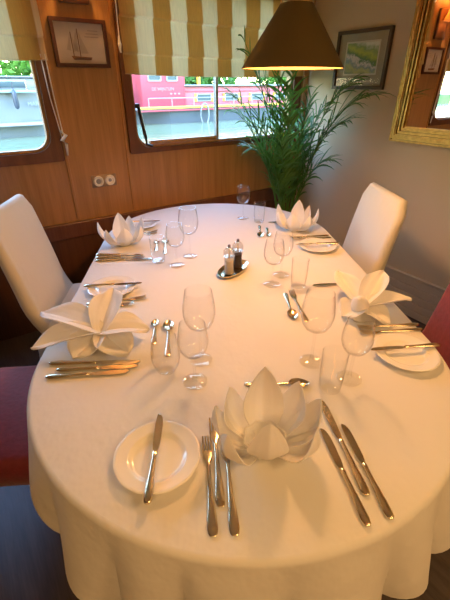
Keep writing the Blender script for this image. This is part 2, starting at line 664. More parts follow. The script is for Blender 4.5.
obj('outer_moulding', mring((0, .012), -.030, -.002), M['gilt'], t0)
bm = mring((.0115, .019), -.018, -.002)
for q0, q1, dd in ((.0185, .025, -.036), (.0245, .040, -.046), (.0395, .047, -.040), (.0465, .053, -.022)):
    ringframe(bm, rrect(q0, MW - q0, q0, MH - q0, .004), rrect(q1, MW - q1, q1, MH - q1, .004), dd, -.002)
obj('frame_moulding', bm, M['gilt'], t0)
bm = mring((.0525, .064), -.036, -.002)
for q0, q1, dd in ((.0635, .072, -.018), (.0715, .082, -.030), (.0815, .092, -.016)):
    ringframe(bm, rrect(q0, MW - q0, q0, MH - q0, .004), rrect(q1, MW - q1, q1, MH - q1, .004), dd, -.002)
obj('inner_moulding', bm, M['gilt'], t0)
obj('mirror_glass', bx(.086, MW - .086, -.010, -.004, .086, MH - .086), M['mirror'], t0, smooth=False)

# ------------------------------------------------------------------ pendant lamp over the table
LX, LY, LZ = .352, 1.47, 1.512
t0 = thing('pendant_lamp', 'olive cone shaped pendant lamp hanging over the table', 'lamp', (LX, LY, LZ))
bm = lathe(BM(), [(.172, 0), (.050, .178), (.0485, .178), (.1705, 0.001)], 48, closed=True)
sh = obj('lamp_shade', bm, M['shade'], t0)
bm = lathe(BM(), [(.1695, .0015), (.0475, .177), (.046, .177), (.168, .0015)], 48, closed=True)
obj('shade_lining', bm, M['shade_in'], sh)
bm = lathe(BM(), [(.051, .172), (.053, .178), (.048, .196), (.030, .204), (.014, .212), (.010, .235), (.0, .236)], 28)
obj('brass_cap', bm, M['brass'], t0)
obj('cord', tube(BM(), [(0, 0, .22), (0, 0, ZC - LZ - .02)], .004, 8), M['black'], t0)
obj('ceiling_rose', lathe(BM(), [(0, ZC - LZ - .03), (.03, ZC - LZ - .028), (.05, ZC - LZ - .001), (0, ZC - LZ - .001)], 24), M['brass'], t0)
obj('bulb', lathe(BM(), [(0, .145), (.010, .147), (.013, .155), (.010, .165), (.008, .172), (0, .174)], 18), M['bulb'], t0)

# ------------------------------------------------------------------ table and cloth
TU, V0, V1, RT = .13, .935, 1.955, .611


def stadium(off, n=168):
    """points, outward normals and arc positions of the table outline grown by off"""
    R = RT + off
    straight = V1 - V0
    tot = 2 * PI * RT + 2 * straight
    out = []
    for i in range(n):
        s = tot * i / n
        if s < PI * RT:                      # far end, from +u to -u
            a = s / RT
            c, nn = (TU, V1), (math.cos(a), math.sin(a))
            out.append(((c[0] + R * nn[0], c[1] + R * nn[1]), nn, c))
        elif s < PI * RT + straight:
            d = s - PI * RT
            c = (TU, V1 - d)
            out.append(((TU - R, c[1]), (-1, 0), c))
        elif s < 2 * PI * RT + straight:
            a = PI + (s - PI * RT - straight) / RT
            nn = (math.cos(a), math.sin(a))
            c = (TU, V0)
            out.append(((TU + R * nn[0], V0 + R * nn[1]), nn, c))
        else:
            d = s - 2 * PI * RT - straight
            c = (TU, V0 + d)
            out.append(((TU + R, c[1]), (1, 0), c))
    return out


t0 = thing('dining_table', 'long oval dining table hidden under the white cloth', 'table', (TU, 1.445, 0))
bm = BM()
ou = stadium(-.004)
loft(bm, [[(p[0] - TU, p[1] - 1.445, z) for p, n_, c in ou] for z in (.712, .746)])
obj('tabletop', bm, M['leg'], t0)
for s in (-1, 1):
    bm = lathe(BM(), [(0, .03), (.27, .03), (.28, .045), (.10, .09), (.055, .14), (.05, .60), (.09, .67), (.20, .70), (.20, .712), (0, .712)], 24, (0, s * .55, 0))
    lathe(bm, [(0, 0), (.26, 0), (.28, .03), (0, .03)], 24, (0, s * .55, 0))
    obj('pedestal_leg', bm, M['leg'], t0)

N = 480
ring0 = stadium(0, N)
bm = BM()
rows = []
for k in range(0, 9):                       # top, from the spine outwards
    f = k / 8
    row = []
    for p, n_, c in ring0:
        row.append((c[0] + (p[0] - c[0]) * f * .985 + n_[0] * .0, c[1] + (p[1] - c[1]) * f * .985, TZ))
    rows.append(row)
for k in range(1, 5):                       # rolled edge
    a = PI / 2 * k / 4
    rows.append([(p[0] - n_[0] * .009 + n_[0] * .014 * math.sin(a), p[1] - n_[1] * .009 + n_[1] * .014 * math.sin(a), TZ - .014 * (1 - math.cos(a))) for p, n_, c in ring0])
rnd = random.Random(3)


def sstep(x):
    x = min(1, max(0, x))
    return x * x * (3 - 2 * x)


def fold(i):
    """how far the skirt swings out at perimeter step i: rounded lobes round both ends, calm long sides"""
    p, n_, c = ring0[i]
    if abs(n_[1]) > 1e-6:
        deg = math.degrees(math.atan2(n_[1], n_[0]))
        e = min(1, abs(n_[1]) * 1.6)
        lobe = abs(math.sin(PI * (deg + 122 + 2.2 * math.sin(deg * .11)) / 17.0)) ** .65
        return .05 + .95 * lobe * (.12 + .88 * sstep((abs(n_[1]) - .3) / .45))
    return .05 + .12 * abs(math.sin(PI * (p[1] + .1) / .17 + n_[0]))


sw = [fold(i) for i in range(N)]
steps = 9
for k in range(1, steps + 1):
    f = k / steps
    row = []
    for i, (p, n_, c) in enumerate(ring0):
        out = .006 + sw[i] * .06 * f ** 1.05 + .004 * math.sin(f * 3)
        dz = (.125 + .105 * sstep((abs(n_[1]) - .5) / .3)) * f * (1 - .05 * sw[i]) + .008 * math.sin(i / N * 2 * PI * 5 + 1) * f
        # gathers also slide sideways a little
        tx = .008 * f * math.sin(9 * i / N * 2 * PI) * abs(n_[1])
        row.append((p[0] + n_[0] * out - n_[1] * tx, p[1] + n_[1] * out + n_[0] * tx, TZ - .014 - dz))
    rows.append(row)
vr = [[bm.verts.new(q) for q in r] for r in rows]
for a, b in zip(vr, vr[1:]):
    for i in range(N):
        j = (i + 1) % N
        bm.faces.new((a[i], a[j], b[j], b[i]))
bmesh.ops.remove_doubles(bm, verts=bm.verts[:], dist=1e-5)
bmesh.ops.dissolve_degenerate(bm, dist=1e-6, edges=bm.edges[:])
bmesh.ops.recalc_face_normals(bm, faces=bm.faces[:])
bmesh.ops.solidify(bm, geom=bm.faces[:], thickness=.0018)
cl = obj('tablecloth', bm, M['cloth'])
tag(cl, 'white tablecloth draped over the long oval table', 'tablecloth')


# ------------------------------------------------------------------ chairs
def chair_parts(root, cover, slip):
    """local: front faces +X, origin on the floor under the backrest's front plane"""
    # backrest, gently raked and rounded on top
    rings = []
    for k in range(13):
        f = k / 12
        z = .40 + .585 * f
        x = -.02 - .105 * f ** 1.25 + .07 * max(0, 1 - f / .35) ** 2
        th = .072 - .022 * f
        hw = .232 - .012 * f
        if f > .9:
            hw -= .03 * ((f - .9) / .1) ** 2
        r = min(th / 2.1, .03)
        pts = []
        for px_, py_ in rrect(-th, 0, -hw, hw, r, 4):
            bulge = .012 * (1 - (py_ / hw) ** 2) * (1 if px_ > -th / 2 else .5)
            pts.append((x + px_ + bulge * math.sin(PI * f), py_, z))
        rings.append(pts)
    # soft top
    last = rings[-1]
    cxm = sum(p[0] for p in last) / len(last)
    rings.append([(cxm + (p[0] - cxm) * .8, p[1] * .975, p[2] + .012) for p in last])
    rings.append([(cxm + (p[0] - cxm) * .35, p[1] * .93, p[2] + .018) for p in last])
    obj('backrest', loft(BM(), rings), cover, root)
    rings = []
    for z, g in ((.375 if not slip else .36, -.004), (.385, .004), (.43, .006), (.462, .004), (.478, -.006), (.485, -.03)):
        rings.append([(px_, py_, z + (.010 * (1 - (py_ / .24) ** 2) if z > .46 else 0)) for px_, py_ in rrect(-.03, .43 + g, -.236 - g, .236 + g, .05 if g > -.02 else .035, 5)])
    obj('seat', loft(BM(), rings), cover, root)
    if slip:
        bm = BM()
        ou_ = rrect(-.088, .437, -.243, .243, .045, 6)
        rr = []
        for z, g in ((.38, .0), (.33, .004), (.285, .006)):
            rr.append([(x_ + (g if x_ > .1 else -g) + .003 * math.sin(40 * y_ + z * 30), y_ + (g if y_ > 0 else -g), z) for x_, y_ in ou_])
        loft(bm, rr, cap=False)
        bmesh.ops.solidify(bm, geom=bm.faces[:], thickness=.003)
        obj('cover_skirt', bm, cover, root)
    for sx_ in (0, 1):
        for sy in (-1, 1):
            x_ = .395 if sx_ else -.045
            obj('leg', tube(BM(), [(x_ + (.0 if sx_ else -.03), sy * .19, 0), (x_, sy * .2, .2), (x_, sy * .2, .40)], [.014, .019, .021], 8), M['leg'], root)


g = 'white covered dining chairs'
ch = thing('dining_chair', 'white slipcovered chair with its back to the wood panelled wall', 'chair', (-.695, 1.735, 0), 0, g)
chair_parts(ch, M['cover'], True)
dup(ch, 'white slipcovered chair beside the taupe wall under the mirror', (.822, 1.83, 0), PI - .03, g)
g = 'red upholstered dining chairs'
rc = thing('dining_chair', 'red upholstered chair with its seat tucked under the cloth beside the star napkin and cutlery', 'chair', (-.80, 1.010, 0), 0, g)
chair_parts(rc, M['red'], False)
dup(rc, 'red upholstered chair with only its backrest showing beside the rolled bud napkin', (.875, .985, 0), PI, g)


# ------------------------------------------------------------------ cutlery (along +Y, handle end at the origin)
def cut_handle(L, w, th, z0=.0):
    s = [(0, w * .45, th * .6, th * .55), (.003, w * .8, th * .65, th * .62), (.012, w, th * .7, th * .7), (.03, w * .95, th * .75, th * .72), (L * .45, w * .62, th * .85, th * .75),
         (L * .8, w * .42, th * 1.1, th * .75), (L, w * .36, th * 1.4, th * .7)]
    return [(y, a, b + z0, c) for y, a, b, c in s]


def make_knife(label, L, loc, rotz, group):
    r = thing('table_knife', label, 'knife', loc, rotz, group)
    hl = L * .52
    bm = strip(BM(), [(0, .004, .004, .003), (.004, .0078, .0045, .0042), (.014, .0092, .0048, .0046), (.035, .0086, .0048, .0046), (hl * .6, .0062, .0046, .0044), (hl * .88, .0052, .0046, .0044), (hl * .95, .0066, .0046, .0050), (hl, .0048, .0044, .0040)])
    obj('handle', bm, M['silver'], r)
    rings = []
    for y, x0, x1 in ((hl, -.0035, .0035), (hl + .006, -.006, .006), (hl + .02, -.0075, .008), (hl + .055, -.0085, .0088), (L - .03, -.0085, .0085), (L - .012, -.0078, .0062), (L - .004, -.0068, .0025), (L, -.0056, -.002)):
        rings.append([(x0, y, .0052), (x0, y, .0036), (x1, y, .0040), (x1, y, .0044)])
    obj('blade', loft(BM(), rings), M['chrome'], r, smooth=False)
    return r


def make_fork(label, L, loc, rotz, group):
    r = thing('table_fork', label, 'fork', loc, rotz, group)
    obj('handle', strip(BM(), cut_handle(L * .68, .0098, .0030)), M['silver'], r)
    bm = BM()
    y0 = L * .68 - .002
    bs = L * .68 + .030
    strip(bm, [(y0, .0035, .0044, .002), (y0 + .008, .006, .0040, .0018), (y0 + .018, .0105, .0032, .0014), (bs, .0118, .0030, .0012), (bs + .004, .0116, .0031, .0012)])
    for k in range(4):
        x = -.0092 + k * .00613
        rings = []
        for f in (0, .35, .7, .92, 1):
            yy_ = bs + (L - bs) * f
            z = .0030 + .006 * f * f
            w = .0021 * (1 - .25 * f) if f < .99 else .0007
            rings.append([(x - w, yy_, z - .0009), (x + w, yy_, z - .0009), (x + w, yy_, z + .0009), (x - w, yy_, z + .0009)])
        loft(bm, rings)
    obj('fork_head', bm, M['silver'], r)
    return r


def make_spoon(label, L, loc, rotz, group):
    r = thing('dessert_spoon', label, 'spoon', loc, rotz, group)
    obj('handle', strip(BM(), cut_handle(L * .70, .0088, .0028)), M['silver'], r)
    bm = BM()
    y0 = L * .70 - .004
    lb = L - y0
    for off in (0.0, .0012):
        rows_ = []
        for i in range(15):
            f = i / 14
            w = max(.0008, .0175 * (lb / .06) * math.sin(PI * min(1, f ** .82)) ** .62)
            row = []
            for j in range(9):
                s = -1 + j / 4
                dpt = .0075 * (math.sin(PI * f) ** .8) * (1 - s * s)
                row.append(bm.verts.new((w * s, y0 + lb * f, .0092 - .003 * f + .0 - dpt - off * 1.0)))
            rows_.append(row)
        for a, b in zip(rows_, rows_[1:]):
            for j in range(8):
                bm.faces.new((a[j], a[j + 1], b[j + 1], b[j]))
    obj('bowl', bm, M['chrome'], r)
    return r


PROTO = {}


def cutlery(kind, label, end, tip, L, group, z=None):
    d = Vector((tip[0] - end[0], tip[1] - end[1]))
    rot = math.atan2(d.y, d.x) - PI / 2
    loc = (end[0], end[1], TZ + .0006 if z is None else z)
    key = (kind, L)
    if key in PROTO:
        return dup(PROTO[key], label, loc, rot, group)
    fn = {'knife': make_knife, 'fork': make_fork, 'spoon': make_spoon}[kind]
    PROTO[key] = fn(label, L, loc, rot, group)
    return PROTO[key]


PZ = TZ + .0185
# -- near end
g = 'cutlery at the near end of the table'
cutlery('knife', 'butter knife lying on the plate at the near end of the table', (-.113, .433), (-.101, .66), .225, g, PZ)
cutlery('fork', 'fork lying closest to the plate with the butter knife, tines in the open', (.010, .374), (.007, .594), .22, g)
cutlery('fork', 'middle fork of three, set further up beside the big lotus napkin', (.0285, .428), (.026, .648), .22, g)
cutlery('fork', 'fork with its tines hidden under the big lotus napkin', (.050, .372), (.050, .592), .22, g)
cutlery('knife', 'longest knife set highest beside the big lotus napkin', (.3215, .425), (.309, .69), .265, g)
cutlery('knife', 'knife lying low between the big lotus napkin and two other knives', (.299, .367), (.284, .597), .23, g)
cutlery('knife', 'outer knife of the three beside the big lotus napkin', (.348, .376), (.338, .606), .23, g)
cutlery('spoon', 'dessert spoon lying crosswise behind the big lotus napkin', (.119, .765), (.297, .752), .178, g)
# -- middle, panelled side
g = 'cutlery beside the open star napkin'
cutlery('knife', 'longest knife beside the open star napkin, blade under its petal', (-.443, .899), (-.178, .883), .265, g)
cutlery('knife', 'knife nearest the cloth edge of three beside the open star napkin', (-.434, .838), (-.207, .843), .23, g)
cutlery('knife', 'middle knife of three beside the open star napkin', (-.412, .867), (-.185, .865), .23, g)
cutlery('fork', 'fork behind the open star napkin with its handle showing', (-.458, 1.215), (-.24, 1.228), .22, g)
cutlery('fork', 'fork behind the open star napkin with only its tines showing', (-.415, 1.245), (-.20, 1.272), .22, g)
cutlery('knife', 'butter knife across the plate behind the open star napkin', (-.446, 1.352), (-.222, 1.358), .225, g, PZ)
cutlery('spoon', 'dessert spoon with a golden shining bowl beside the stemless glass', (-.098, .905), (-.104, 1.10), .196, g)
cutlery('spoon', 'silver teaspoon lying next to the golden shining spoon', (-.146, .968), (-.149, 1.11), .142, g)
# -- far, panelled side
g = 'cutlery around the lotus napkin on the panelled side'
cutlery('knife', 'knife lying closest to the lotus napkin on the panelled side', (-.479, 1.713), (-.251, 1.692), .23, g)
cutlery('knife', 'middle knife below the lotus napkin on the panelled side', (-.472, 1.676), (-.243, 1.666), .23, g)
cutlery('knife', 'long outer knife below the lotus napkin on the panelled side', (-.466, 1.640), (-.20, 1.641), .265, g)
cutlery('fork', 'fork just behind the lotus napkin on the panelled side', (-.425, 1.965), (-.206, 1.985), .22, g)
cutlery('fork', 'fork between the far plate and another fork on the panelled side', (-.425, 2.0), (-.206, 2.02), .22, g)
cutlery('knife', 'butter knife on the half hidden plate on the panelled side', (-.42, 2.14), (-.196, 2.145), .225, g, PZ)
cutlery('spoon', 'dessert spoon behind the small tumbler on the panelled side', (-.150, 1.695), (-.155, 1.89), .196, g)
cutlery('spoon', 'teaspoon between the lotus napkin and a dessert spoon on the panelled side', (-.196, 1.735), (-.199, 1.876), .142, g)
# -- far, taupe wall side
g = 'cutlery around the lotus napkin under the palm'
cutlery('fork', 'fork closest to the lotus napkin under the palm', (.725, 1.882), (.506, 1.866), .22, g)
cutlery('fork', 'fork between the plate and another fork under the palm', (.728, 1.850), (.51, 1.836), .22, g)
cutlery('knife', 'butter knife across the plate under the palm', (.722, 1.716), (.50, 1.719), .225, g, PZ)
cutlery('knife', 'knife behind the lotus napkin under the palm, tip showing', (.665, 2.112), (.436, 2.119), .23, g)
cutlery('spoon', 'dessert spoon by the tumbler at the far end of the table', (.375, 2.075), (.352, 1.88), .196, g)
cutlery('spoon', 'teaspoon by the tumbler at the far end of the table', (.41, 2.03), (.395, 1.89), .142, g)
# -- middle, taupe wall side
g = 'cutlery around the rolled bud napkin'
cutlery('fork', 'fork closest to the rolled bud napkin', (.752, 1.010), (.533, 1.004), .22, g)
cutlery('fork', 'fork between the rolled bud napkin and the plate beside the red chair', (.748, .980), (.529, .974), .22, g)
cutlery('knife', 'butter knife across the plate in front of the red chair backrest', (.738, .866), (.513, .862), .225, g, PZ)
cutlery('knife', 'knife behind the rolled bud napkin with only its tip showing', (.698, 1.322), (.469, 1.316), .23, g)
cutlery('spoon', 'dessert spoon pointing to the near end between the tall glasses', (.345, 1.265), (.333, 1.075), .196, g)
cutlery('fork', 'dessert fork lying beside the spoon between the tall glasses', (.374, 1.058), (.371, 1.276), .22, g)


# ------------------------------------------------------------------ plates
def scallop(a, r):
    k = max(0, (r - .075) / .025)
    return r * (1 + .012 * k * abs(math.sin(6 * a)))


bm = lathe(BM(), [(0, .0045), (.055, .0045), (.060, .0058), (.066, .0105), (.0705, .0128), (.073, .0128), (.092, .0172), (.0975, .0182), (.1, .0170), (.0985, .0150), (.075, .0095), (.062, .002), (.056, 0), (0, 0)], 96, rfun=scallop)
g = 'bread plates'
PL = [((-.102, .548), 'cream bread plate at the near end of the table'),
      ((-.338, 1.352), 'cream bread plate behind the open star napkin'),
      ((-.310, 2.125), 'cream bread plate half hidden behind the lotus napkin on the panelled side'),
      ((.610, 1.716), 'cream bread plate beside the lotus napkin under the palm'),
      ((.622, .852), 'cream bread plate between the red chair backrest and the glasses')]
bmesh.ops.scale(bm, vec=(.93, .93, 1), verts=bm.verts[:])
p0 = tag(obj('bread_plate', bm, M['china'], None, (*PL[0][0], TZ)), PL[0][1], 'plate', g)
for xy, lb in PL[1:]:
    dup(p0, lb, (*xy, TZ), random.random(), g)


# ------------------------------------------------------------------ glasses
GZ = TZ + .0015
def wine_glass(H, R, label, loc, group):
    loc = (loc[0], loc[1], GZ)
    r = thing('wine_glass', label, 'glass', loc, 0, group)
    zb = H * .47
    hb = H - zb
    th = .0011
    sh_ = [(.004, 0), (.45, .035), (.72, .11), (.90, .24), (.99, .40), (1.0, .50), (.965, .66), (.90, .82), (.815, 1.0)]
    outer = [(R * a, zb + hb * b) for a, b in sh_]
    inner = [(max(R * a - th, .0), zb + hb * b + (th * 2 if b < .3 else 0)) for a, b in reversed(sh_)]
    obj('glass_bowl', lathe(BM(), outer + inner[:-1] + [(0, zb + .003)], 40), M['glass'], r)
    obj('stem', lathe(BM(), [(.009, .005), (.0052, .012), (.0038, .03), (.0034, zb * .6), (.0042, zb * .93), (.010, zb + .003)], 14), M['glass'], r)
    obj('foot', lathe(BM(), [(0, 0), (.033, 0), (.0345, .001), (.033, .002), (.018, .0038), (.009, .006), (0, .0065)], 36), M['glass'], r)
    return r


g1, g2 = 'tall wine glasses', 'smaller wine glasses'
wg = wine_glass(.235, .046, 'tall wine glass in front of the rolled bud napkin', (.328, .846, GZ), g1)
dup(wg, 'tall wine glass standing farther from the near end beside the open star napkin', (.002, .883, GZ), 0, g1)
dup(wg, 'tall wine glass farther from the table edge beside the lotus napkin on the panelled side', (-.028, 1.66, GZ), 0, g1)
sg = wine_glass(.192, .041, 'smaller wine glass overlapping the plate in front of the red chair backrest', (.413, .765, GZ), g2)
dup(sg, 'smaller wine glass standing beside the stemless glass by the open star napkin', (-.017, .789, GZ), 0, g2)
dup(sg, 'smaller wine glass next to the small tumbler on the panelled side', (-.087, 1.562, GZ), 0, g2)
dup(sg, 'wine glass standing by the dessert spoon and the pepper mill tray', (.307, 1.343, GZ), 0, g2)
dup(sg, 'wine glass standing behind another one near the lotus napkin under the palm', (.362, 1.425, GZ), 0, g2)
dup(sg, 'lone wine glass at the far end of the table by the window', (.297, 2.216, GZ), 0, g2)


def tumbler(label, loc, group):
    return tag(obj('tumbler', lathe(BM(), [(0, .0), (.024, .0), (.0292, .004), (.0320, .05), (.0335, .122), (.0325, .122), (.0308, .05), (.0272, .010), (0, .008)], 36), M['glass'], None, loc), label, 'glass', group)


g = 'straight tumblers'
tb = tumbler('straight tumbler between the tall glass and the big lotus napkin', (.346, .732, GZ), g)
dup(tb, 'straight tumbler beside the two wine glasses and the rolled bud napkin', (.409, 1.316, GZ), 0, g)
dup(tb, 'straight tumbler at the far end of the table beside the lone wine glass', (.383, 2.135, GZ), 0, g)
dup(tb, 'straight tumbler below the lotus napkin on the panelled side', (-.172, 1.606, GZ), 0, g)
tag(obj('stemless_glass', lathe(BM(), [(0, .0), (.018, .0), (.028, .006), (.038, .028), (.0415, .05), (.040, .075), (.034, .118), (.033, .118), (.0388, .075), (.0402, .05), (.0365, .029), (.026, .010), (0, .008)], 36), M['glass'], None, (-.097, .842, GZ)),
    'round stemless glass beside the knives and the open star napkin', 'glass')

# ------------------------------------------------------------------ salt and pepper
t0 = thing('condiment_tray', 'small oval silver tray under the salt and pepper mills', 'tray', (.161, 1.487, TZ), math.radians(-36))
bm = lathe(BM(), [(0, .003), (.70, .003), (.86, .006), (.95, .013), (1.0, .014), (.99, .010), (.88, .002), (.72, 0), (0, 0)], 40)
bmesh.ops.scale(bm, vec=(.050, .103, 1), verts=bm.verts[:])
obj('tray_dish', bm, M['silver'], t0)
clr = clear('acrylic_clear', (.80, .79, .76), 1.49, .03, 1.6)


def mill(label, loc, fill):
    r = thing('spice_mill', label, 'mill', loc, 0, 'salt and pepper mills')
    obj('mill_body', lathe(BM(), [(0, 0), (.0245, 0), (.0255, .006), (.022, .02), (.0195, .045), (.0215, .068), (.0235, .080), (.0, .082)], 24), clr, r)
    obj('filling', lathe(BM(), [(0, .006), (.0215, .006), (.0185, .025), (.017, .045), (.0185, .066), (0, .068)], 18), fill, r)
    hd = obj('mill_head', lathe(BM(), [(0, .082), (.0225, .082), (.025, .092), (.024, .108), (.014, .119), (.006, .122), (0, .122)], 24), M['chrome'] if fill is None else clr, r)
    obj('spindle', lathe(BM(), [(0, .01), (.0035, .01), (.0035, .118), (0, .118)], 10), M['chrome'], r)
    obj('knob', lathe(BM(), [(0, .121), (.005, .121), (.0065, .127), (.006, .133), (0, .136)], 14), mat('knob_dark_steel', (.22, .2, .19), .3, .9), hd)
    return r


mill('clear salt mill with pale filling on the silver tray', (.140, 1.452, TZ + .0032), mat('salt', (.82, .78, .72), .9))
mill('clear pepper mill with dark filling on the silver tray', (.184, 1.514, TZ + .0032), noisy('peppercorns', (.05, .03, .02), (.14, .09, .06), (300, 300, 300), .8))


# ------------------------------------------------------------------ napkins
def petal(p0, p1, p2, W, cup=.35, ridge=.12, base=.4, up=Vector((0, 0, 1)), tw=.0, ruff=0, nt=18, ns=20, peak=.5):
    """a folded leaf of linen: spine p0-p1-p2, half width W, edges curling towards «up»"""
    p0, p1, p2 = Vector(p0), Vector(p1), Vector(p2)
    bm = BM()
    rows_ = []
    for i in range(nt + 1):
        f = i / nt
        c = bez(p0, p1, p2, f)
        tg = (bez(p0, p1, p2, min(1, f + .02)) - bez(p0, p1, p2, max(0, f - .02))).normalized()
        side = tg.cross(up)
        if side.length < .05:
            side = tg.cross(Vector((.3, .8, .1)))
        side.normalize()
        nrm = side.cross(tg)
        if tw:
            q = Matrix.Rotation(tw * f, 3, tg)
            side, nrm = q @ side, q @ nrm
        if f < peak:
            w = base + (1 - base) * math.sin(PI / 2 * f / peak)
        else:
            w = math.cos(PI / 2 * (f - peak) / (1 - peak)) ** .68
        w = max(w, .02) * W
        row = []
        for j in range(ns + 1):
            s = -1 + 2 * j / ns
            hem = max(0, 1 - abs(abs(s) - .74) / .10)
            k = cup * w * s * s + .045 * W * hem * min(1, w / W) - ridge * w * max(0, 1 - abs(s) * 2.5) + ruff * W * math.sin(7 * f + 4 * s) * s * f
            row.append(bm.verts.new(c + side * (w * s * (1 - .12 * abs(s) * cup)) + nrm * k))
        rows_.append(row)
    for a, b in zip(rows_, rows_[1:]):
        for j in range(ns):
            bm.faces.new((a[j], a[j + 1], b[j + 1], b[j]))
    bmesh.ops.recalc_face_normals(bm, faces=bm.faces[:])
    bmesh.ops.solidify(bm, geom=bm.faces[:], thickness=.0022)
    return bm


def lotus(label, loc, rotz, scale, spec, group):
    r = thing('folded_napkin', label, 'napkin', loc, rotz, group)
    s = scale
    bm = lathe(BM(), [(0, .001), (.034, .001), (.043, .008), (.048, .022), (.049, .030), (.045, .030), (.040, .020), (.030, .012), (0, .010)], 28,
               rfun=lambda a, q: q * (1 + .05 * math.sin(8 * a)))
    bmesh.ops.scale(bm, vec=(s, s, s), verts=bm.verts[:])
    obj('napkin_base', bm, M['napkin'], r)
    for az, rt, zt, W, bow, cup in spec:
        a = math.radians(az)
        d = Vector((math.cos(a), math.sin(a), 0))
        z = Vector((0, 0, 1))
        p0 = d * .026 * s + z * .006 * s
        p1 = d * (rt * bow) * s + z * zt * .22 * s
        p2 = d * rt * s + z * zt * s
        obj('petal', petal(p0, p1, p2, W * s, cup, .10, .45, up=(z * .35 - d)), M['napkin'], r)
    return r


# azimuth, tip radius, tip height, half width, bow, cup
SPEC_NEAR = [(-96, .060, .142, .045, 1.45, .24), (-150, .104, .108, .046, 1.3, .34), (-32, .108, .115, .047, 1.3, .34),
             (176, .112, .130, .044, 1.2, .38), (2, .116, .135, .046, 1.2, .38),
             (86, .070, .176, .050, 1.35, .36), (140, .098, .130, .040, 1.25, .34), (36, .104, .135, .040, 1.25, .34)]
SPEC = [(-90, .066, .112, .045, 1.3, .36), (-150, .102, .112, .044, 1.3, .36), (-30, .104, .110, .044, 1.3, .36),
        (166, .118, .132, .042, 1.2, .36), (12, .120, .132, .042, 1.2, .36), (90, .058, .160, .046, 1.3, .34), (50, .090, .132, .040, 1.2, .34)]
g = 'lotus folded napkins'
lotus('big white lotus folded napkin at the near end of the table', (.138, .562, TZ), 0, 1.0, SPEC_NEAR, g)
lotus('white lotus folded napkin on the wood panelled side of the table', (-.365, 1.845, TZ), .35, .95, SPEC, g)
lotus('white lotus folded napkin under the palm', (.560, 1.985, TZ), -.5, .98, SPEC, g)


def star(label, hub, petals, group):
    r = thing('folded_napkin', label, 'napkin', (hub[0], hub[1], TZ), 0, group)
    bm = lathe(BM(), [(0, .001), (.05, .001), (.055, .008), (.040, .026), (.018, .036), (0, .037)], 24, rfun=lambda a, q: q * (1 + .10 * math.sin(5 * a)))
    obj('napkin_base', bm, M['napkin'], r)
    for tip, lift, W, cup, tw, peak in petals:
        d = Vector((tip[0] - hub[0], tip[1] - hub[1], 0))
        p0 = Vector((0, 0, .036)) - d * .04
        p2 = Vector((d.x, d.y, tip[2]))
        p1 = d * .55 + Vector((0, 0, lift))
        obj('petal', petal(p0, p1, p2, W, cup, .16, .35, tw=tw, ruff=.15, peak=peak), M['napkin'], r)
    return r


g = 'star folded napkins'
star('open star folded napkin with flat petals beside the red seat', (-.312, 1.005),
     [((-.293, 1.185, .090), .085, .056, .30, 0, .5), ((-.520, 1.110, .050), .085, .060, .26, .1, .5), ((-.505, .950, .022), .055, .050, .40, -.1, .45),
      ((-.160, 1.010, .030), .075, .062, .20, 0, .5), ((-.215, .915, .012), .035, .062, .12, .1, .5), ((-.375, .905, .012), .035, .060, .22, 0, .5)], g)
star('folded napkin with a rolled bud and curled petals on the taupe wall side', (.578, 1.085),
     [((.700, 1.215, .105), .075, .048, .55, .1, .5), ((.752, 1.085, .055), .065, .042, .45, 0, .5), ((.545, 1.275, .085), .06, .050, .3, 0, .5),
      ((.500, 1.060, .014), .05, .056, .25, 0, .5), ((.640, 1.000, .014), .045, .050, .2, 0, .5)], g)
nap = [o for o in COL.objects if o.get('group') == g and o.name.startswith('folded_napkin')][-1]
# its rolled bud: a closed roll of linen with the loose edge wound round it
bm = BM()
rings = []
for i in range(12):
    f = i / 11
    rr = .030 * math.sin(PI * (.22 + .76 * f)) ** .7
    rings.append([(rr * (1.12 if k == 5 else 1) * math.cos(2 * PI * k / 24 + f * .6), rr * (1.12 if k == 5 else 1) * math.sin(2 * PI * k / 24 + f * .6), .088 * f) for k in range(24)])
loft(bm, rings)
bud = obj('rolled_bud', bm, M['napkin'], nap)
bud.location = (-.004, .004, .022)
bud.rotation_euler = (.35, -.55, .3)

